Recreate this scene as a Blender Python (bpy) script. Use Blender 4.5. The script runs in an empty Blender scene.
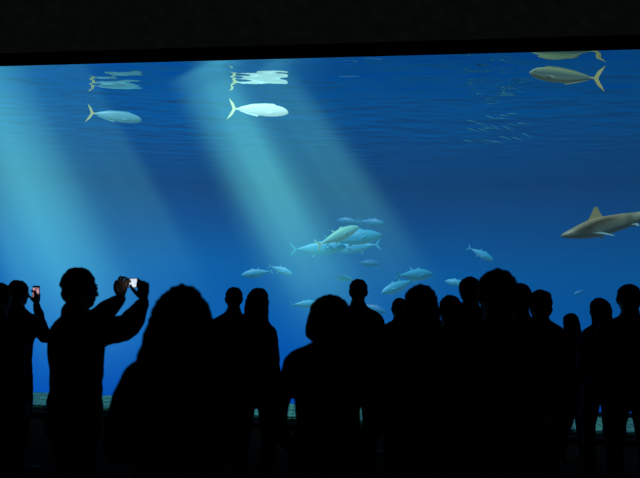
import bpy, bmesh, math, random
from mathutils import Vector, Matrix, noise, Euler
random.seed(7)
sc = bpy.context.scene
try:
    sc.view_settings.view_transform = 'Standard'
    sc.view_settings.look = 'None'
except Exception: pass
COL = sc.collection
D2R = math.radians

# ------------------------------------------------------------------ materials
def new_mat(name):
    m = bpy.data.materials.new(name); m.use_nodes = True
    nt = m.node_tree; nt.nodes.clear()
    out = nt.nodes.new('ShaderNodeOutputMaterial')
    return m, nt, out
def N(nt, t, **kw):
    n = nt.nodes.new(t)
    for k, v in kw.items(): setattr(n, k, v)
    return n
def math_n(nt, op, a, b=None, clamp=False):
    n = nt.nodes.new('ShaderNodeMath'); n.operation = op; n.use_clamp = clamp
    for i, v in enumerate((a, b)):
        if v is None: continue
        if isinstance(v, (int, float)): n.inputs[i].default_value = v
        else: nt.links.new(v, n.inputs[i])
    return n.outputs[0]
def ramp(nt, fac, stops):
    r = nt.nodes.new('ShaderNodeValToRGB')
    el = r.color_ramp.elements
    while len(el) < len(stops): el.new(0.5)
    for e, (p, c) in zip(el, stops):
        e.position = p; e.color = (c[0], c[1], c[2], 1)
    nt.links.new(fac, r.inputs[0]); return r.outputs[0]
def fabric(name, c, rough=0.95, scale=60, spec=0.05, emit=None, es=0):
    m, nt, out = new_mat(name)
    b = N(nt, 'ShaderNodeBsdfPrincipled')
    tc = N(nt, 'ShaderNodeTexCoord'); ns = N(nt, 'ShaderNodeTexNoise')
    ns.inputs['Scale'].default_value = scale
    nt.links.new(tc.outputs['Object'], ns.inputs['Vector'])
    col = ramp(nt, ns.outputs['Fac'], [(0.3, [x*0.7 for x in c]), (0.7, [x*1.2 for x in c])])
    nt.links.new(col, b.inputs['Base Color'])
    b.inputs['Roughness'].default_value = rough
    b.inputs['Specular IOR Level'].default_value = spec
    if emit:
        b.inputs['Emission Color'].default_value = (*emit, 1); b.inputs['Emission Strength'].default_value = es
    nt.links.new(b.outputs[0], out.inputs['Surface'])
    return m
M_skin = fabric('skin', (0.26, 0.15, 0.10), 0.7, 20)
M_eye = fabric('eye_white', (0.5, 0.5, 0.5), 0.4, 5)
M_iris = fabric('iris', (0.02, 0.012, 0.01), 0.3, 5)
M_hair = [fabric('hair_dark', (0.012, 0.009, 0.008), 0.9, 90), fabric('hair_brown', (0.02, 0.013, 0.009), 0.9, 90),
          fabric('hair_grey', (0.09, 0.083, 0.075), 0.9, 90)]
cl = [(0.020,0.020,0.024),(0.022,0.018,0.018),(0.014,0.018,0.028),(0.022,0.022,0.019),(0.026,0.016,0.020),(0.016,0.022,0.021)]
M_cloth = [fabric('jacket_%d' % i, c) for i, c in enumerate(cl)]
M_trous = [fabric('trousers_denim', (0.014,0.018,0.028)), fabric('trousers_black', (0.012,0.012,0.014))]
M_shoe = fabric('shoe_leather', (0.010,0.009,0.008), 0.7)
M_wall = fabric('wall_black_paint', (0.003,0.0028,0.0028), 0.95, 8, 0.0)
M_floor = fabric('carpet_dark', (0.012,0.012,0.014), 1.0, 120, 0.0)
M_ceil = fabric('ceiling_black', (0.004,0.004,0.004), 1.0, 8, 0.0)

# ------------------------------------------------------------------ helpers
def obj_from_bm(name, bm, mats=(), smooth=True, parent=None):
    me = bpy.data.meshes.new(name); bm.to_mesh(me); bm.free()
    for m in mats: me.materials.append(m)
    if smooth:
        for p in me.polygons: p.use_smooth = True
    o = bpy.data.objects.new(name, me); COL.objects.link(o)
    if parent: o.parent = parent
    return o
def box(name, x0, x1, y0, y1, z0, z1, mat, bevel=0.0, rot=0.0, parent=None):
    bm = bmesh.new(); bmesh.ops.create_cube(bm, size=1)
    for v in bm.verts:
        v.co = Vector(((x0+x1)/2+v.co.x*(x1-x0), (y0+y1)/2+v.co.y*(y1-y0), (z0+z1)/2+v.co.z*(z1-z0)))
    if bevel: bmesh.ops.bevel(bm, geom=bm.edges[:], offset=bevel, segments=2, affect='EDGES')
    if rot:
        bmesh.ops.rotate(bm, verts=bm.verts, cent=(0, YW, 0), matrix=Matrix.Rotation(rot, 3, 'Z'))
    return obj_from_bm(name, bm, [mat], False, parent)
def catmull(P, sub=4):
    P = [Vector(p) for p in P]; out = []
    n = len(P)
    for i in range(n-1):
        p0 = P[max(i-1,0)]; p1 = P[i]; p2 = P[i+1]; p3 = P[min(i+2,n-1)]
        for k in range(sub):
            t = k/sub
            out.append(0.5*((2*p1)+(p2-p0)*t+(2*p0-5*p1+4*p2-p3)*t*t+(3*p1-p0-3*p2+p3)*t**3))
    out.append(P[-1]); return out
def rings_to_bm(bm, rings):
    R = [[bm.verts.new(c) for c in r] for r in rings]
    n = len(R[0])
    for a, b in zip(R, R[1:]):
        for i in range(n): bm.faces.new((a[i], a[(i+1)%n], b[(i+1)%n], b[i]))
    bm.faces.new(list(reversed(R[0]))); bm.faces.new(R[-1])
def tube(bm, pts, rad, n=14, flat=1.0, side=Vector((1,0,0)), sub=4):
    P5 = catmull([Vector(p) for p in pts], sub)
    R5 = [max(0.001, v.x) for v in catmull([Vector((r,0,0)) for r in rad], sub)]
    rings = []
    m = len(P5)
    for i in range(m):
        t = (P5[min(i+1,m-1)]-P5[max(i-1,0)]).normalized()
        a = (side - t*side.dot(t))
        if a.length < 1e-3: a = Vector((0,1,0)) - t*t.y
        a.normalize(); b = t.cross(a)
        rings.append([P5[i]+a*math.cos(2*math.pi*k/n)*R5[i]+b*math.sin(2*math.pi*k/n)*R5[i]*flat for k in range(n)])
    def cap(i):
        t = (P5[1]-P5[0]).normalized()*-1 if i == 0 else (P5[-1]-P5[-2]).normalized()
        base = rings[i]; c = P5[i]; r = R5[i]*min(1, flat); res = []
        for a in (35, 65, 83):
            s = math.cos(D2R(a)); h = math.sin(D2R(a))*r
            res.append([c+(v-c)*s+t*h for v in base])
        return res
    c0 = cap(0); c1 = cap(m-1)
    rings_to_bm(bm, list(reversed(c0))+rings+c1)
def loft_z(bm, rings, n=24, sub=3, p=2.2):
    A = catmull([Vector((r[0], r[1], r[2])) for r in rings], sub)
    B = catmull([Vector((r[3] if len(r)>3 else 0, r[4] if len(r)>4 else 0, 0)) for r in rings], sub)
    out = []
    for a, b in zip(A, B):
        L = []
        for k in range(n):
            t = 2*math.pi*k/n; c, s = math.cos(t), math.sin(t)
            L.append(Vector((b.x+a.y*math.copysign(abs(c)**(2/p), c), b.y+a.z*math.copysign(abs(s)**(2/p), s), a.x)))
        out.append(L)
    rings_to_bm(bm, out)
def ell(bm, c, r, seg=20, rot=None):
    m = Matrix.Translation(Vector(c)) @ (rot.to_matrix().to_4x4() if rot else Matrix()) @ Matrix.Diagonal((*r, 1))
    bmesh.ops.create_uvsphere(bm, u_segments=seg, v_segments=seg//2+2, radius=1, matrix=m)
def bake(bm, name, voxel, smooth=3, fac=0.5):
    bmesh.ops.recalc_face_normals(bm, faces=bm.faces[:])
    me = bpy.data.meshes.new('tmp'); bm.to_mesh(me); bm.free()
    o = bpy.data.objects.new('tmp', me); COL.objects.link(o)
    r = o.modifiers.new('r', 'REMESH'); r.mode = 'VOXEL'; r.voxel_size = voxel
    if smooth:
        s = o.modifiers.new('s', 'SMOOTH'); s.iterations = smooth; s.factor = fac
    dg = bpy.context.evaluated_depsgraph_get(); dg.update()
    res = bpy.data.meshes.new_from_object(o.evaluated_get(dg))
    res.name = name
    bpy.data.objects.remove(o); bpy.data.meshes.remove(me)
    for p in res.polygons: p.use_smooth = True
    return res
def displace(me, fn):
    n = len(me.vertices)
    co = [0.0]*(3*n); me.vertices.foreach_get('co', co)
    no = [Vector(v.vector) for v in me.vertex_normals]
    for i in range(n):
        c = fn(Vector(co[3*i:3*i+3]), no[i]); co[3*i:3*i+3] = c[:]
    me.vertices.foreach_set('co', co); me.update()
def inst(name, me, mat_list, parent=None, M=None):
    if mat_list is not None and len(me.materials) == 0:
        for m in mat_list: me.materials.append(m)
    o = bpy.data.objects.new(name, me); COL.objects.link(o)
    if parent: o.parent = parent
    if M is not None: o.matrix_local = M
    return o

# ------------------------------------------------------------------ human parts
def make_head():
    bm = bmesh.new()
    ell(bm, (0,-.015,.03), (.074,.092,.082)); ell(bm, (0,.02,-.03), (.064,.066,.078))
    ell(bm, (0,.038,-.08), (.045,.042,.030)); ell(bm, (0,.072,.024), (.048,.014,.009))
    ell(bm, (.036,.058,-.022), (.024,.02,.018)); ell(bm, (-.036,.058,-.022), (.024,.02,.018))
    tube(bm, [(0,.082,.012),(0,.097,-.015),(0,.103,-.032)], [.008,.010,.013], 10)
    ell(bm, (.011,.092,-.035), (.008,.009,.007)); ell(bm, (-.011,.092,-.035), (.008,.009,.007))
    ell(bm, (0,.082,-.056), (.022,.010,.0055)); ell(bm, (0,.081,-.066), (.020,.010,.006))
    for s in (1,-1):
        ell(bm, (s*.080,-.008,-.004), (.009,.019,.030), rot=Euler((0.15,s*0.2,-s*.35)))
        ell(bm, (s*.077,-.004,-.028), (.007,.011,.012))
    tube(bm, [(0,-.02,-.05),(0,-.025,-.12),(0,-.035,-.2)], [.060,.062,.074], 18)
    return bake(bm, 'head_mesh', .0048, 3)
HEAD = make_head(); HEAD.materials.append(M_skin)
def make_eyes():
    bm = bmesh.new()
    for s in (1,-1):
        ell(bm, (s*.031,.0725,.004), (.0125,.0125,.0125), 14)
    nf = len(bm.faces)
    for s in (1,-1):
        ell(bm, (s*.031,.0815,.004), (.0055,.0045,.0055), 10)
    bm.faces.ensure_lookup_table()
    for i, f in enumerate(bm.faces): f.material_index = 1 if i >= nf else 0
    me = bpy.data.meshes.new('eyes'); bm.to_mesh(me); bm.free()
    me.materials.append(M_eye); me.materials.append(M_iris); return me
EYES = make_eyes()
def make_hand(curls, thumb):
    bm = bmesh.new()
    tube(bm, [(0,0,-.02),(0,0,.01),(.002,.0,.05),(.002,.002,.088)], [.027,.031,.041,.039], 14, flat=.38)
    xs = [.031,.011,-.010,-.029]; ln = [.074,.082,.076,.058]; fan=[.10,.03,-.04,-.12]
    for x, L, fn, cu in zip(xs, ln, fan, curls):
        p = Vector((x, .0, .082)); pts = [p.copy()]; a = D2R(cu*.5)
        for seg in (.46,.30,.24):
            d = Vector((math.sin(fn)*math.cos(a), math.sin(a), math.cos(a)))
            p = p+d*L*seg; pts.append(p.copy()); a += D2R(cu)
        tube(bm, pts, [.0098,.0090,.0080,.0068], 10, sub=3)
    a = D2R(thumb)
    p = Vector((.028,.004,.022)); pts=[p.copy(), p+Vector((.022,.010,.024)), p+Vector((.036,.010+.024*math.sin(a),.050)), p+Vector((.040,.012+.046*math.sin(a),.072))]
    tube(bm, pts, [.015,.0125,.0105,.0085], 10, sub=3)
    return bake(bm, 'hand_mesh', .0034, 2)
H_RELAX = make_hand([20,26,30,34], 20); H_GRIP = make_hand([38,44,48,50], 50)
H_RELAX.materials.append(M_skin); H_GRIP.materials.append(M_skin)
def make_shoe():
    bm = bmesh.new()
    tube(bm, [(0,-.07,.045),(0,0,.045),(0,.08,.038),(0,.15,.030),(0,.185,.026)], [.038,.042,.047,.043,.026], 16, flat=.72)
    tube(bm, [(0,-.045,.04),(0,-.035,.12)], [.04,.044], 14)
    for v in bm.verts: v.co.z = max(v.co.z, 0.0)
    return bake(bm, 'shoe_mesh', .008, 2)
SHOE = make_shoe(); SHOE.materials.append(M_shoe)
HAIRC = {}
def make_hair(style, seed):
    bm = bmesh.new(); amp = .004; vx=.006
    if style == 'short':
        ell(bm, (0,-.024,.038), (.085,.099,.087)); ell(bm, (0,-.062,-.02), (.074,.046,.068)); amp=.006
    elif style == 'crop':
        ell(bm, (0,-.023,.036), (.081,.094,.084)); ell(bm, (0,-.055,-.01), (.066,.046,.05)); amp=.002
    elif style == 'thick':
        ell(bm, (0,-.026,.036), (.093,.104,.094)); ell(bm, (0,-.06,-.03), (.084,.056,.072)); amp=.008
    elif style == 'bob':
        ell(bm, (0,-.03,.022), (.112,.112,.100))
        loft_z(bm, [(.05,.100,.09,0,-.035),(0,.122,.096,0,-.04),(-.05,.133,.095,0,-.042),(-.09,.133,.085,0,-.045),(-.115,.120,.072,0,-.045),(-.13,.095,.06,0,-.045)])
        amp=.004
    elif style == 'long':
        ell(bm, (0,-.028,.034), (.090,.102,.089))
        loft_z(bm, [(.06,.078,.07,0,-.04),(0,.098,.075,0,-.05),(-.08,.104,.065,0,-.06),(-.16,.112,.055,0,-.075),(-.25,.102,.040,0,-.09),(-.31,.065,.025,0,-.10)])
        amp=.006
    elif style == 'ponytail':
        ell(bm, (0,-.024,.038), (.083,.098,.086))
        tube(bm, [(0,-.11,.04),(0,-.15,.02),(0,-.155,-.05),(0,-.13,-.14)], [.024,.032,.03,.01])
        amp=.003
    elif style == 'curly':
        ell(bm, (0,-.03,.018), (.098,.112,.106))
        loft_z(bm, [(.06,.090,.09,0,-.03),(0,.124,.10,0,-.04),(-.07,.146,.10,0,-.05),(-.14,.158,.09,0,-.06),(-.22,.172,.075,0,-.07),(-.30,.14,.05,0,-.08)])
        amp=.009
    me = bake(bm, 'hair_'+style, vx, 2)
    off = Vector((seed*3.1, seed*1.7, 0))
    def f(c, n):
        d = c.normalized()
        k = noise.noise(c*38+off)*amp + noise.noise(c*14+off)*amp*1.2
        c = c + d*k
        if c.y > .045 and c.z < .055 and abs(c.x) < .075: c.y = .045-(c.y-.045)*.2
        return c
    displace(me, f)
    return me

def build_person(name, X, Y, H, yaw=0, w=1.0, female=False, style='short', hairm=0, cloth=0, trous=0,
                 hem=.80, flare=1.0, arms='down', stance=.10, head_yaw=0, tilt=0, seed=0, arm_world=None, grip=(False,False),
                 legw=1.0, hand_dirs=None, headk=1.0, armk=1.0):
    s = H/1.765
    root = bpy.data.objects.new(name, None); COL.objects.link(root)
    root.location = (X, Y, 0); root.rotation_euler = (0,0,D2R(yaw)); root.scale = (s,s,s)
    root.empty_display_size = .3
    bm = bmesh.new()
    if not female:
        T = [(.92,.172,.125),(1.05,.16,.118),(1.2,.172,.122),(1.33,.187,.122),(1.405,.180,.105),(1.45,.132,.082),(1.49,.080,.068),(1.545,.064,.06)]
        sh = .185; lower=(.175,.125)
    else:
        T = [(.92,.180,.13),(1.05,.147,.112),(1.2,.155,.125),(1.32,.163,.118),(1.395,.154,.098),(1.44,.112,.077),(1.48,.066,.06),(1.545,.055,.054)]
        sh = .160; lower=(.185,.135)
    rr = [(hem-.01,lower[0]*flare*.9,lower[1]*flare*.9),(hem,lower[0]*flare,lower[1]*flare)]
    if hem < .7: rr.append(((hem+.92)/2+.05, lower[0]*(flare+1)/2, lower[1]*(flare+1)/2))
    T = rr+T
    T = [(z, rx*(w if z < 1.44 else (w+1)/2), ry*(w if z < 1.44 else 1), 0, -.012-.02*max(0,(z-1.2)/.3)) for z, rx, ry in T]
    loft_z(bm, T, n=28)
    tube(bm, [(0,-.03,1.47),(0,-.028,1.515)], [.084,.078], 18)
    shx = sh*w
    for sg in (1,-1):   # trapezius slope from neck to shoulder
        tube(bm, [(sg*.025,-.03,1.485),(sg*shx*.5,-.032,1.445),(sg*shx*.93,-.022,1.40)], [.052,.054,.055*(.6+.4*w)], 14)
    A = {'down': lambda sg: [(sg*shx,-.02,1.39),(sg*(shx+.035),-.035,1.25),(sg*(shx+.045),-.03,1.11),(sg*(shx+.045),.02,.97),(sg*(shx+.035),.06,.85)],
         'front': lambda sg: [(sg*shx,-.02,1.39),(sg*(shx+.045),-.045,1.26),(sg*(shx+.055),-.04,1.11),(sg*(shx-.0),.09,1.07),(sg*(shx-.10),.20,1.09+sg*.02)],
         'pocket': lambda sg: [(sg*shx,-.02,1.39),(sg*(shx+.05),-.05,1.26),(sg*(shx+.08),-.06,1.12),(sg*(shx+.06),.03,1.0),(sg*(shx+.0),.11,.91)]}
    ar = (.058,.055,.051,.044,.036) if not female else (.051,.048,.045,.039,.031)
    arm_pts = {}
    for sg in (1,-1):
        if arm_world and arm_world.get(sg):
            Rm = Matrix.Rotation(-D2R(yaw), 3, 'Z')
            J = [Rm @ Vector(p)/s for p in arm_world[sg]]
            pts = [J[0], (J[0]+J[1])/2, J[1], (J[1]+J[2])/2, J[2]]
        else:
            kind = arms if isinstance(arms, str) else arms[0 if sg == 1 else 1]
            pts = [Vector(p) for p in A[kind](sg)]
        tube(bm, pts, [r*(.55+.45*w)*1.05*armk for r in ar[:4]]+[ar[4]], 14, sub=4)
        arm_pts[sg] = pts
    for sg in (1,-1):
        tube(bm, [(sg*.085,-.01,.90),(sg*(.09+stance*.2),0,.68),(sg*(.08+stance*.35),.012,.48),(sg*(.075+stance*.45),-.008,.28),(sg*(.07+stance*.5),-.02,.095)],
             [.092*legw,.085*legw,.066*legw,.060*legw,.055*legw], 16)
    me = bake(bm, name+'_body', .0125, 3)
    displace(me, lambda c, n: c + n*(noise.noise(Vector((c.x*7, c.y*7, c.z*16+seed*5)))*.009 + noise.noise(Vector((c.x*20,c.y*20,c.z*9+seed)))*.004))
    me.materials.append(M_cloth[cloth]); me.materials.append(M_trous[trous]); me.materials.append(M_skin)
    for p in me.polygons:
        c = p.center
        if c.z > 1.525 and math.hypot(c.x, c.y+.02) < .09: p.material_index = 2
        elif c.z < hem and abs(c.x) < .30 and (abs(c.x) < shx+.01 or c.z < .8): p.material_index = 1
    inst('body', me, None, root)
    hz = 1.765-.128
    HM = Matrix.Translation((0,-.005,hz)) @ Matrix.Rotation(D2R(head_yaw),4,'Z') @ Matrix.Rotation(D2R(tilt),4,'X') @ Matrix.Scale(headk,4)
    inst('head', HEAD, None, root, HM); inst('eyes', EYES, None, root, HM)
    key = (style, seed % 3, hairm)
    if key not in HAIRC:
        HAIRC[key] = make_hair(style, seed % 3); HAIRC[key].materials.append(M_hair[hairm])
    inst('hair', HAIRC[key], None, root, HM)
    for i, sg in enumerate((1,-1)):
        P = arm_pts[sg]; d = (P[-1]-P[-2]).normalized()
        if hand_dirs and hand_dirs.get(sg):
            d = (Matrix.Rotation(-D2R(yaw), 3, 'Z') @ Vector(hand_dirs[sg])).normalized()
        inward = Vector((-sg,0,0))
        zax = d; yax = (inward - d*inward.dot(d)).normalized(); xax = yax.cross(zax)
        front = Vector((0,1,0)) if abs(d.y) < .8 else Vector((0,0,1))
        if arm_world and arm_world.get(sg): front = Vector((0,-1,0))
        mir = 1 if xax.dot(front) > 0 else -1
        M = Matrix((( xax.x*mir, yax.x, zax.x, P[-1].x), (xax.y*mir, yax.y, zax.y, P[-1].y), (xax.z*mir, yax.z, zax.z, P[-1].z), (0,0,0,1)))
        k = .92 if female else 1.0
        o = inst('hand_right' if sg == 1 else 'hand_left', H_GRIP if grip[i] else H_RELAX, None, root)
        o.matrix_local = M @ Matrix.Translation((0,0,.012)) @ Matrix.Scale(k,4)
    for sg in (1,-1):
        inst('shoe_right' if sg == 1 else 'shoe_left', SHOE, None, root,
             Matrix.Translation((sg*(.07+stance*.5),.02,0)) @ Matrix.Rotation(-sg*.15,4,'Z'))
    return root

# ------------------------------------------------------------------ room shell
YW = 7.0; WR = -math.atan(.121)
WTOP = 4.50; ZS = 5.36
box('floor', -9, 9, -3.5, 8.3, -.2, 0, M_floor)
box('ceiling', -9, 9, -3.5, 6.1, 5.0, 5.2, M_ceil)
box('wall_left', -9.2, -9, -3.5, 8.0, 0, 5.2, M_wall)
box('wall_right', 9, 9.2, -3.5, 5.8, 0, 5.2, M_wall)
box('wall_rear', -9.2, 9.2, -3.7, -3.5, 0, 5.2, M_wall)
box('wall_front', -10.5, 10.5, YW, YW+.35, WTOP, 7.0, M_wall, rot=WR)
box('trim_1', -10, 10, YW-.04, YW, WTOP+.02, WTOP+.12, M_wall, rot=WR)
box('trim_2', -9, 9, YW-.10, YW+.02, 0, .07, fabric('kerb_black', (.006,.006,.007)), rot=WR)

m, nt, out = new_mat('acrylic_panel')
tr = N(nt,'ShaderNodeBsdfTransparent'); gl = N(nt,'ShaderNodeBsdfGlossy'); gl.inputs['Roughness'].default_value = .03
tr.inputs[0].default_value = (.97,.99,1,1)
mx = N(nt,'ShaderNodeMixShader'); mx.inputs[0].default_value = .012
nt.links.new(tr.outputs[0], mx.inputs[1]); nt.links.new(gl.outputs[0], mx.inputs[2]); nt.links.new(mx.outputs[0], out.inputs['Surface'])
box('window_1', -9, 9, YW+.05, YW+.11, .08, WTOP, m, rot=WR)

m, nt, out = new_mat('ledge_mosaic')
b = N(nt,'ShaderNodeBsdfPrincipled'); tc = N(nt,'ShaderNodeTexCoord'); br = N(nt,'ShaderNodeTexBrick')
br.inputs['Scale'].default_value = 2.6; br.inputs['Color1'].default_value=(.32,.80,.62,1); br.inputs['Color2'].default_value=(.10,.36,.36,1)
br.inputs['Mortar'].default_value=(.02,.06,.08,1); br.inputs['Mortar Size'].default_value=.03
nt.links.new(tc.outputs['Object'], br.inputs['Vector']); nt.links.new(br.outputs[0], b.inputs['Base Color'])
nt.links.new(b.outputs[0], out.inputs['Surface'])
box('tank_ledge', -8.7, 8.7, YW+.14, YW+.95, -.6, .10, m, bevel=.02, rot=WR)

# ------------------------------------------------------------------ tank water body
m, nt, out = new_mat('water_glow')
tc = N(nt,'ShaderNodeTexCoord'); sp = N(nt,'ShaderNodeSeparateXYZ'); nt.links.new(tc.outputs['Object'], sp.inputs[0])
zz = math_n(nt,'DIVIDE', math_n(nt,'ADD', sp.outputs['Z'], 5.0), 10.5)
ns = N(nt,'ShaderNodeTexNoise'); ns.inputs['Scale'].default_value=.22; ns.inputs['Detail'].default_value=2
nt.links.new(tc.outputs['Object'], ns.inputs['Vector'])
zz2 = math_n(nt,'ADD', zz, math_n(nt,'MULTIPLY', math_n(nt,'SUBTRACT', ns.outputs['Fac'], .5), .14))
c = ramp(nt, zz2, [(.0,(.0,.036,.28)),(.2,(.0,.058,.38)),(.45,(.002,.102,.42)),(.68,(.005,.110,.36)),(.85,(.008,.080,.26)),(1.0,(.009,.060,.185))])  # light scattered in the water, painted as an emission gradient on the backdrop
xr = math_n(nt,'ADD', math_n(nt,'MULTIPLY', sp.outputs['X'], -.022), 1.0)  # painted glow grows brighter towards the left
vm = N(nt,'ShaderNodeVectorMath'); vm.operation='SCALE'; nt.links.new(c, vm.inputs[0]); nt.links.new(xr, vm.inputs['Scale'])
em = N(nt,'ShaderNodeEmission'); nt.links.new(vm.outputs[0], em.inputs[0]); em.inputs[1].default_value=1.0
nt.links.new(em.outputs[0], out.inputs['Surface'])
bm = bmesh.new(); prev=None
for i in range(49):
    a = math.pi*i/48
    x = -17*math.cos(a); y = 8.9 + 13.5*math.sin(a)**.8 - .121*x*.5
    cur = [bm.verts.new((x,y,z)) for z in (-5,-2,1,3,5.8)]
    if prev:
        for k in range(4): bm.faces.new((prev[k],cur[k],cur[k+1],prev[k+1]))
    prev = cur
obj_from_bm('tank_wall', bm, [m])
box('tank_floor', -18, 18, 7.9, 24, -5.2, -5, fabric('sand', (.10,.14,.14), 1, 6))

m, nt, out = new_mat('water_surface')
gl = N(nt,'ShaderNodeBsdfGlossy'); gl.inputs['Roughness'].default_value=.02; gl.inputs['Color'].default_value=(.9,1,1,1)
tr = N(nt,'ShaderNodeBsdfTransparent'); mx = N(nt,'ShaderNodeMixShader')
lw = N(nt,'ShaderNodeLayerWeight'); lw.inputs['Blend'].default_value=.5
mr = N(nt,'ShaderNodeMapRange'); nt.links.new(lw.outputs['Facing'], mr.inputs[0])
mr.inputs['From Min'].default_value=.62; mr.inputs['From Max'].default_value=.83; mr.inputs['To Min'].default_value=.56; mr.inputs['To Max'].default_value=1.0
nt.links.new(mr.outputs[0], mx.inputs[0])
nt.links.new(tr.outputs[0], mx.inputs[1]); nt.links.new(gl.outputs[0], mx.inputs[2]); nt.links.new(mx.outputs[0], out.inputs['Surface'])
tc = N(nt,'ShaderNodeTexCoord'); mp = N(nt,'ShaderNodeMapping'); mp.inputs['Scale'].default_value=(.8,1.5,1)
ns = N(nt,'ShaderNodeTexNoise'); ns.inputs['Scale'].default_value=1.4; ns.inputs['Detail'].default_value=1.2
bp = N(nt,'ShaderNodeBump'); bp.inputs['Strength'].default_value=.42; bp.inputs['Distance'].default_value=.12
nt.links.new(tc.outputs['Object'], mp.inputs[0]); nt.links.new(mp.outputs[0], ns.inputs['Vector'])
nt.links.new(ns.outputs['Fac'], bp.inputs['Height']); nt.links.new(bp.outputs[0], gl.inputs['Normal'])
bm = bmesh.new(); bmesh.ops.create_grid(bm, x_segments=60, y_segments=30, size=1)
for v in bm.verts:
    v.co = Vector((v.co.x*17.2, 15.9+v.co.y*7.2, ZS))
    v.co.z += noise.noise(Vector((v.co.x*.9, v.co.y*1.6, 0)))*.03
obj_from_bm('water_surface', bm, [m])

# ------------------------------------------------------------------ light shafts (lit, hazy water = emissive volumes)
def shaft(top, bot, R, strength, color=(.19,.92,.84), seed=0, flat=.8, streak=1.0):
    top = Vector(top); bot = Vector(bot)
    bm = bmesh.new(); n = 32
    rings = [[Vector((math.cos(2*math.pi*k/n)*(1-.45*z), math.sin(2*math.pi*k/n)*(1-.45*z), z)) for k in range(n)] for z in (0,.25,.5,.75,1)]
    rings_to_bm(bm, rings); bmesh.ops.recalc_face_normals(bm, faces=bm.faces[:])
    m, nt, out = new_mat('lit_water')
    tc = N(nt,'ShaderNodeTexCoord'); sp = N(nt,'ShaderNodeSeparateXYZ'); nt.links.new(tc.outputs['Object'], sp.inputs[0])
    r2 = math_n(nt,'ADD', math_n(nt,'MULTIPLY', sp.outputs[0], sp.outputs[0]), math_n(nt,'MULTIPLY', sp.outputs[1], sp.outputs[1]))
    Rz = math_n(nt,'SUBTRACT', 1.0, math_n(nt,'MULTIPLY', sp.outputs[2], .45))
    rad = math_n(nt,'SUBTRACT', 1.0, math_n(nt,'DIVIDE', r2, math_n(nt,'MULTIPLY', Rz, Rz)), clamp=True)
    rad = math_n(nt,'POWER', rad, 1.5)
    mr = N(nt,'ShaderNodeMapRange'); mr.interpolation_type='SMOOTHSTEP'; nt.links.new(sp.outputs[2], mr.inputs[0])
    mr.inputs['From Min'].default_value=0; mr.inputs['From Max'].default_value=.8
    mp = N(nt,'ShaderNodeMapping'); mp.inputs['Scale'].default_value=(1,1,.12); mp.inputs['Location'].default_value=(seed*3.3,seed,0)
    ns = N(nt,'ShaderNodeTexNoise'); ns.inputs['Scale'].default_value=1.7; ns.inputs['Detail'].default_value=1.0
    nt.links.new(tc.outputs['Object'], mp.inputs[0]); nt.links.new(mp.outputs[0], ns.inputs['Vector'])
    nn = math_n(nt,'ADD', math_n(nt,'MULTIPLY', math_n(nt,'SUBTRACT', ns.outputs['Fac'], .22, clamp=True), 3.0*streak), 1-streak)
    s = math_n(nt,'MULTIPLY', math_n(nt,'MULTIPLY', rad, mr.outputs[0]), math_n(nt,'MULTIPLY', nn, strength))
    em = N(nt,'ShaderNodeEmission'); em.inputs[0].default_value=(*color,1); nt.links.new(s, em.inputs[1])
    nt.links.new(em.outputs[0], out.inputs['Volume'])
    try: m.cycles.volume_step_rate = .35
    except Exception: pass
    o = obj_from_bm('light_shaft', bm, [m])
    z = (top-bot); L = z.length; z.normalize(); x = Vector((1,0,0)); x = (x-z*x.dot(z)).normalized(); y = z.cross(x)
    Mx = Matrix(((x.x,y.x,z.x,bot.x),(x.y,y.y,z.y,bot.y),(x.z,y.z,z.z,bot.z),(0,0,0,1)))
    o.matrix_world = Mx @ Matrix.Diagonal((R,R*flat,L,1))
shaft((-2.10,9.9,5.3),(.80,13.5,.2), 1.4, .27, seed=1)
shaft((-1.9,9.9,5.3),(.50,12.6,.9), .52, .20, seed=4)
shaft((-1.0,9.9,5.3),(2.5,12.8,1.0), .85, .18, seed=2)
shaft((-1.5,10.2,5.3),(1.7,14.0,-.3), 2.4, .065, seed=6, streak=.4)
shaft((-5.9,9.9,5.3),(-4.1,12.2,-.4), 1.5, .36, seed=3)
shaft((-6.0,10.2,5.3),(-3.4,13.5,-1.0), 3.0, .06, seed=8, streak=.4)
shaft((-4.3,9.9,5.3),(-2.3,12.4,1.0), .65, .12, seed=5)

# ------------------------------------------------------------------ fish
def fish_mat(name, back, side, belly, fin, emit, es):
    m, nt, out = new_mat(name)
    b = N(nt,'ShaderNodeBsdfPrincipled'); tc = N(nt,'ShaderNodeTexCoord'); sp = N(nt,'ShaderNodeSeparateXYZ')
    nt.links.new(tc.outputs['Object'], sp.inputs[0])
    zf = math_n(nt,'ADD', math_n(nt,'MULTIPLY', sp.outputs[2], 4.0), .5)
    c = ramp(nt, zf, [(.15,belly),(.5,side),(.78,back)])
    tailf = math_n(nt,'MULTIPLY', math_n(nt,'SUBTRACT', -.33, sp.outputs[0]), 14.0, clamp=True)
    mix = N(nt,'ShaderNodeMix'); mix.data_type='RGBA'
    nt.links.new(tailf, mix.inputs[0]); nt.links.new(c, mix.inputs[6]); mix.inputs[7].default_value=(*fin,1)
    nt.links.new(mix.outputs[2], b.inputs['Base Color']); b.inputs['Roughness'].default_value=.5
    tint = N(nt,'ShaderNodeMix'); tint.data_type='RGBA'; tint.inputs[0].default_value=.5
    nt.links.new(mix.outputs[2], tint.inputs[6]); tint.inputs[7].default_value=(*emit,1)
    nt.links.new(tint.outputs[2], b.inputs['Emission Color']); b.inputs['Emission Strength'].default_value=es  # emission puts the water's blue haze and glow into the fish colour
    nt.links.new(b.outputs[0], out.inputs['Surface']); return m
M_f_b1 = fish_mat('fish_blue_lit', (.12,.48,.62),(.20,.58,.75),(.3,.7,.85),(.62,.70,.30),(.05,.4,.65),.24)
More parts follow.
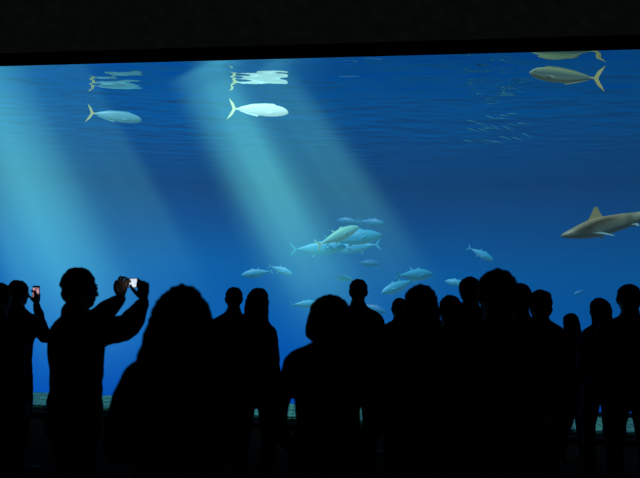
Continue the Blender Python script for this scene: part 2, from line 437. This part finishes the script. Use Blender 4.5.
M_f_bright = fish_mat('fish_silver_lit', (.60,.92,.88),(.70,.92,.92),(.75,.92,.95),(.72,.82,.34),(.45,.9,1),.48)
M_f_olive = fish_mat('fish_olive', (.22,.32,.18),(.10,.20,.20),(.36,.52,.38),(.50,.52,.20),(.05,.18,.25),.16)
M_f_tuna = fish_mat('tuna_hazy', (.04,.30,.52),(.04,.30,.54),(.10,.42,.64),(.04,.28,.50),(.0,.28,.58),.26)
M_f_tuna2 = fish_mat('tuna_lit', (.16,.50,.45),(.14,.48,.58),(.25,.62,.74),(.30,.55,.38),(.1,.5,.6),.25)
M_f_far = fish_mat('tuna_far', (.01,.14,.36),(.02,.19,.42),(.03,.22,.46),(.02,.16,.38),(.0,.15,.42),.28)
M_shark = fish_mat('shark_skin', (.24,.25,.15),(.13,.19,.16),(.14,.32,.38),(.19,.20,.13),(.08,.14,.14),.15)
def fin(bm, pts, th=.004):
    P = [Vector(p) for p in pts]
    a = [bm.verts.new(p+Vector((0,th,0))) for p in P]; b2 = [bm.verts.new(p-Vector((0,th,0))) for p in P]
    bm.faces.new(a); bm.faces.new(list(reversed(b2)))
    for i in range(len(P)):
        j=(i+1)%len(P); bm.faces.new((a[j],a[i],b2[i],b2[j]))
def fish_mesh(kind, bend=0.0):
    bm = bmesh.new()
    prof = {'mahi': [(.50,.004,.003,-.012),(.485,.026,.016,-.010),(.44,.056,.030,-.004),(.35,.084,.038,0),(.22,.100,.040,0),(.05,.098,.036,0),(-.12,.078,.028,0),(-.26,.046,.018,0),(-.35,.022,.010,0),(-.40,.014,.008,0),(-.43,.013,.006,0)],
            'tuna': [(.50,.004,.004,-.01),(.46,.04,.030,-.008),(.36,.088,.06,0),(.2,.125,.082,0),(.04,.125,.08,0),(-.12,.095,.06,0),(-.28,.048,.03,0),(-.37,.016,.014,0),(-.43,.009,.010,0)],
            'sardine': [(.50,.004,.004,0),(.42,.045,.022,0),(.25,.075,.035,0),(.0,.075,.035,0),(-.25,.045,.02,0),(-.40,.014,.010,0),(-.43,.010,.008,0)],
            'shark':[(.50,.006,.010,.004),(.47,.024,.030,.003),(.40,.046,.048,0),(.30,.070,.058,0),(.18,.084,.062,0),(.0,.070,.055,0),(-.15,.048,.038,0),(-.28,.030,.02,.004),(-.36,.020,.012,.01),(-.40,.014,.009,.012)]}[kind]
    A = catmull([Vector((p[0],p[1],p[2])) for p in prof], 4); B = catmull([Vector((p[3],0,0)) for p in prof], 4)
    n=18
    rings_to_bm(bm, [[Vector((a.x, a.z*math.sin(2*math.pi*k/n), b.x+a.y*math.cos(2*math.pi*k/n))) for k in range(n)] for a,b in zip(A,B)])
    if kind != 'shark':
        hk = {'mahi':.185,'tuna':.13,'sardine':.10}[kind]; e = -.55 if kind=='mahi' else -.53
        fin(bm, [(-.41,0,.012),(-.46,0,hk*.55),(e,0,hk),(-.505,0,hk*.5),(-.465,0,.014),(-.465,0,-.014),(-.505,0,-hk*.5),(e,0,-hk),(-.46,0,-hk*.55),(-.41,0,-.012)], .006)
    if kind == 'mahi':
        fin(bm, [(.30,0,.09),(.24,0,.118),(.1,0,.118),(-.12,0,.095),(-.33,0,.038),(-.33,0,.02),(-.1,0,.06),(.2,0,.085)])
        fin(bm, [(.02,0,-.085),(-.02,0,-.118),(-.2,0,-.078),(-.33,0,-.036),(-.33,0,-.02),(-.15,0,-.06)])
        fin(bm, [(.28,.036,-.03),(.16,.06,-.06),(.18,.05,-.035)]); fin(bm, [(.28,-.036,-.03),(.16,-.06,-.06),(.18,-.05,-.035)])
    elif kind == 'tuna':
        k = .125
        fin(bm, [(.22,0,k-.01),(.13,0,k+.035),(.07,0,k+.005),(.05,0,k-.02)])
        fin(bm, [(.0,0,k-.015),(-.09,0,k+.045),(-.06,0,k-.02),(-.08,0,k-.04)])
        fin(bm, [(-.04,0,-k+.01),(-.13,0,-k-.04),(-.10,0,-k+.03)])
        for i in range(5):
            x=-.16-i*.045; h=.5*k*(1-i*.17)
            fin(bm, [(x,0,h),(x-.03,0,h+.01),(x-.025,0,h-.015)], .002); fin(bm, [(x,0,-h),(x-.03,0,-h-.01),(x-.025,0,-h+.015)], .002)
        for s in (1,-1): fin(bm, [(.26,s*.07,.0),(.20,s*.08,.015),(.04,s*.13,-.03),(.18,s*.08,-.03)])
    elif kind == 'shark':
        fin(bm, [(.26,0,.070),(.21,0,.120),(.165,0,.178),(.140,0,.175),(.135,0,.125),(.125,0,.092),(.105,0,.068)], .005)
        fin(bm, [(-.22,0,.035),(-.26,0,.06),(-.265,0,.028)], .004)
        fin(bm, [(-.20,0,-.03),(-.26,0,-.06),(-.26,0,-.02)], .004)
        fin(bm, [(-.37,0,.02),(-.43,0,.075),(-.53,0,.17),(-.50,0,.095),(-.46,0,.04),(-.45,0,.01),(-.47,0,-.07),(-.40,0,-.025),(-.37,0,-.005)])
        for s in (1,-1):
            fin(bm, [(.27,s*.045,-.03),(.20,s*.12,-.065),(.12,s*.18,-.11),(.13,s*.14,-.09),(.18,s*.05,-.045)], .004)
            fin(bm, [(-.06,s*.03,-.04),(-.12,s*.06,-.075),(-.12,s*.03,-.045)], .003)
            ell(bm, (.43,s*.041,.006), (.006,.004,.006), 8)
    if kind in ('mahi','tuna'):
        e={'mahi':(.43,.031,.008),'tuna':(.43,.042,.01)}[kind]
        for s in (1,-1): ell(bm, (e[0],s*e[1],e[2]), (.010,.005,.010), 8)
    if bend:
        for v in bm.verts:
            v.co.y += bend*(v.co.x)**2*(1 if v.co.x<0 else .3)
    bmesh.ops.recalc_face_normals(bm, faces=bm.faces[:])
    me = bpy.data.meshes.new(kind); bm.to_mesh(me); bm.free()
    for p in me.polygons: p.use_smooth = len(p.vertices)==4
    return me
def put_fish(name, kind, mat, X, Y, Z, L, pitch=0, left=False, yaw=0, bend=.2):
    me = fish_mesh(kind, bend); me.materials.append(mat)
    o = bpy.data.objects.new(name, me); COL.objects.link(o)
    o.matrix_world = Matrix.Translation((X,Y,Z)) @ Matrix.Rotation(D2R(yaw + (180 if left else 0)),4,'Z') @ Matrix.Rotation(D2R(-pitch),4,'Y') @ Matrix.Scale(L,4)
    return o
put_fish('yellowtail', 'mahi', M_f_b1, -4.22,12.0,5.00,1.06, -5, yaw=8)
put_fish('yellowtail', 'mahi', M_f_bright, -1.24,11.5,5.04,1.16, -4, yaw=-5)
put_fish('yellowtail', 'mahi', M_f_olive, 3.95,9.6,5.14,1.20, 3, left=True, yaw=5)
def P(px,py,d):   # sight-line estimate -> metres
    u=px-320; v=py-239; up=u+.0193*v; vp=v-.0193*u
    el=math.tan(math.atan(-vp/600)+D2R(4.38)); return up/600*d*(.997+.077*el), 1.65+el*d
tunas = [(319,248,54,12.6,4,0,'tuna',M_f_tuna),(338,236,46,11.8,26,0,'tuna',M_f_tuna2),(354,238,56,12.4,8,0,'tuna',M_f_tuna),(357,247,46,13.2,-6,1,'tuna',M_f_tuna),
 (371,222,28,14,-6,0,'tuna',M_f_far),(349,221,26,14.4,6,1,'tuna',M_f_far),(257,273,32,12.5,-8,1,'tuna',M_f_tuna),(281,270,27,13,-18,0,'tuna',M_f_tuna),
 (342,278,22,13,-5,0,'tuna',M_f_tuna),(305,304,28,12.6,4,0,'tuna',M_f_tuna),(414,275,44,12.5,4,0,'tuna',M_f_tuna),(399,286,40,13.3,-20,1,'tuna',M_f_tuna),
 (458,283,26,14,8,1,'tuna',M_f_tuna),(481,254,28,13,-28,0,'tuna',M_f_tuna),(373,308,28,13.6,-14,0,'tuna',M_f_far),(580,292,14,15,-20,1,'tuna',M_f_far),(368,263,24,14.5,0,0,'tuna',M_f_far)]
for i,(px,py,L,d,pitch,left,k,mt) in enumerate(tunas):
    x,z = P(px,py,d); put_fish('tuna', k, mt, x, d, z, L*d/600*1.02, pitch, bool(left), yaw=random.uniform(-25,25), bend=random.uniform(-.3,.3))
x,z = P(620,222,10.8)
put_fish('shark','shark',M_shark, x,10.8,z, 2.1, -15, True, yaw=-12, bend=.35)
base = fish_mesh('sardine'); bm = bmesh.new()
for i in range(20):
    px = 472+ (i%7)*9+random.uniform(-4,4); py = 143-(i//7)*10-(i%7)*1.2+random.uniform(-3,3); d=12+random.uniform(-.3,.3)
    x,z = P(px,py,d); n0=len(bm.verts); bm.from_mesh(base); bm.verts.ensure_lookup_table()
    Mx = Matrix.Translation((x,d,z)) @ Matrix.Rotation(D2R(12+random.uniform(-14,14)),4,'Y') @ Matrix.Rotation(D2R(180),4,'Z') @ Matrix.Scale(.22+random.uniform(0,.05),4)
    for v in bm.verts[n0:]: v.co = Mx @ v.co
obj_from_bm('sardine_school', bm, [fabric('sardine_silver',(.04,.18,.28),.4,20,emit=(.01,.14,.34),es=.35)])  # blue emission paints in the water haze

# ------------------------------------------------------------------ lights over the tank
sun = bpy.data.objects.new('tank_sunlight', bpy.data.lights.new('tank_sunlight','SUN')); COL.objects.link(sun)
sun.data.energy = 6.5; sun.data.color=(.75,.95,1.0); sun.data.angle=D2R(3)
sun.rotation_euler = Vector((.40,.42,-.82)).to_track_quat('-Z','Y').to_euler()
al = bpy.data.objects.new('ledge_lamp', bpy.data.lights.new('ledge_lamp','AREA')); COL.objects.link(al)  # unseen fill strip, added to brighten the ledge
al.data.shape='RECTANGLE'; al.data.size=16; al.data.size_y=.12; al.data.energy=26; al.data.color=(.55,1,.95); al.data.spread=D2R(50)
al.location=(0,7.72,5.15); al.rotation_euler=(0,0,WR)
w = bpy.data.worlds.new('World'); sc.world = w; w.use_nodes=True
w.node_tree.nodes['Background'].inputs[0].default_value=(0.0006,.0006,.0009,1)

# ------------------------------------------------------------------ visitors
B = build_person
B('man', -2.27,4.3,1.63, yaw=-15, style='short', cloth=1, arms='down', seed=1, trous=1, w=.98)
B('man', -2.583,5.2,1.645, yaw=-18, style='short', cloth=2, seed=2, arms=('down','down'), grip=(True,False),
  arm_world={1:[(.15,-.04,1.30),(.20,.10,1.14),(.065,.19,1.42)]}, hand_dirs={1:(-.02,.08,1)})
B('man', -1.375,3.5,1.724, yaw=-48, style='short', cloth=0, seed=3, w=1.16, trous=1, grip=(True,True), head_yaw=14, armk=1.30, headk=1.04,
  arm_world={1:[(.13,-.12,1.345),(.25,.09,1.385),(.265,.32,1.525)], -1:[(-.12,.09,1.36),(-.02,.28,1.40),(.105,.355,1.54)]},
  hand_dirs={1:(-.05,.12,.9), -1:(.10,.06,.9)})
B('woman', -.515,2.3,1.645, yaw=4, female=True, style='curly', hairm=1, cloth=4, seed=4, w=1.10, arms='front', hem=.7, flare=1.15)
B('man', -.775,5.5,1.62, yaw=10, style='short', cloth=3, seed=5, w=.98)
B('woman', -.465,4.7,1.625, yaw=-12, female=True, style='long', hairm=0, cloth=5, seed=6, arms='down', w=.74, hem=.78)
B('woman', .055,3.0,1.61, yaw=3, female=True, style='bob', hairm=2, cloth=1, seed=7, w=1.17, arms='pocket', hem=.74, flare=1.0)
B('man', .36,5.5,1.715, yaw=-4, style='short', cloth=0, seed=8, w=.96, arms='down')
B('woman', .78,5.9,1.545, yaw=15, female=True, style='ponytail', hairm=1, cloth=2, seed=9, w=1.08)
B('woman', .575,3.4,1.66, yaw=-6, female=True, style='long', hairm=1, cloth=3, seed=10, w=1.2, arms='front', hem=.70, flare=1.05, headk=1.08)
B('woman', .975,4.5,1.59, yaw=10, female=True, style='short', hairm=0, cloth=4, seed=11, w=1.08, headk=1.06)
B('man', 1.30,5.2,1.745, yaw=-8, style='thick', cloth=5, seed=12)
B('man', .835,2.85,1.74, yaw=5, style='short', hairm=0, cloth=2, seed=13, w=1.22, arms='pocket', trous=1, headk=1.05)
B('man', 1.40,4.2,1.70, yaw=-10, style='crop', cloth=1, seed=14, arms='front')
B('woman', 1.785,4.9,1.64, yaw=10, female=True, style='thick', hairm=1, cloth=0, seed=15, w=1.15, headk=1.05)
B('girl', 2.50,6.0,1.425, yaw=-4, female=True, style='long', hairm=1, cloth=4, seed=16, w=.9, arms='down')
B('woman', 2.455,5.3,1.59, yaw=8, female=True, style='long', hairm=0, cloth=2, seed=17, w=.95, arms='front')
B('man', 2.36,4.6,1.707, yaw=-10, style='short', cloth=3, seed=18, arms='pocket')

# ------------------------------------------------------------------ phones
def phone(loc, yaw, tilt, land, col, es):
    bm = bmesh.new(); bmesh.ops.create_cube(bm, size=1)
    for v in bm.verts: v.co = Vector((v.co.x*.062, v.co.y*.009, v.co.z*.120))
    bmesh.ops.bevel(bm, geom=bm.edges[:], offset=.004, segments=3, affect='EDGES')
    a=[bm.verts.new(p) for p in ((-.026,-.0049,-.042),(.026,-.0049,-.042),(.026,-.0049,.042),(-.026,-.0049,.042))]
    f=bm.faces.new(a); f.material_index=1
    ell(bm, (.018,.005,.045), (.006,.002,.006), 12)
    m, nt, out = new_mat('phone_screen')
    tc=N(nt,'ShaderNodeTexCoord'); ns=N(nt,'ShaderNodeTexNoise'); ns.inputs['Scale'].default_value=45
    nt.links.new(tc.outputs['Object'], ns.inputs['Vector'])
    c=ramp(nt, ns.outputs['Fac'], col); em=N(nt,'ShaderNodeEmission'); nt.links.new(c,em.inputs[0]); em.inputs[1].default_value=es
    nt.links.new(em.outputs[0], out.inputs['Surface'])
    o = obj_from_bm('smartphone', bm, [fabric('phone_case',(.01,.01,.012),.5), m], False)
    o.matrix_world = Matrix.Translation(loc) @ Matrix.Rotation(D2R(yaw),4,'Z') @ Matrix.Rotation(D2R(tilt),4,'X') @ (Matrix.Rotation(D2R(90),4,'Y') if land else Matrix())
phone((-1.375+.19,3.5+.345,1.640), -42, -5, True, [(.3,(.4,.6,.9)),(.6,(.9,.95,1))], 1.0)
phone((-2.535,5.2+.20,1.535), 10, -5, False, [(.35,(.1,.05,.08)),(.6,(1,.5,.55))], .7)

# ------------------------------------------------------------------ camera
cd = bpy.data.cameras.new('camera'); cam = bpy.data.objects.new('camera', cd); COL.objects.link(cam)
cd.sensor_width = 36; cd.lens = 36*600/640
cd.dof.use_dof = True; cd.dof.focus_distance = 8.5; cd.dof.aperture_fstop = 2.2
cam.matrix_world = Matrix.Translation((0,0,1.65)) @ Matrix.Rotation(D2R(90+4.38),4,'X') @ Matrix.Rotation(D2R(1.1),4,'Z')
sc.camera = cam
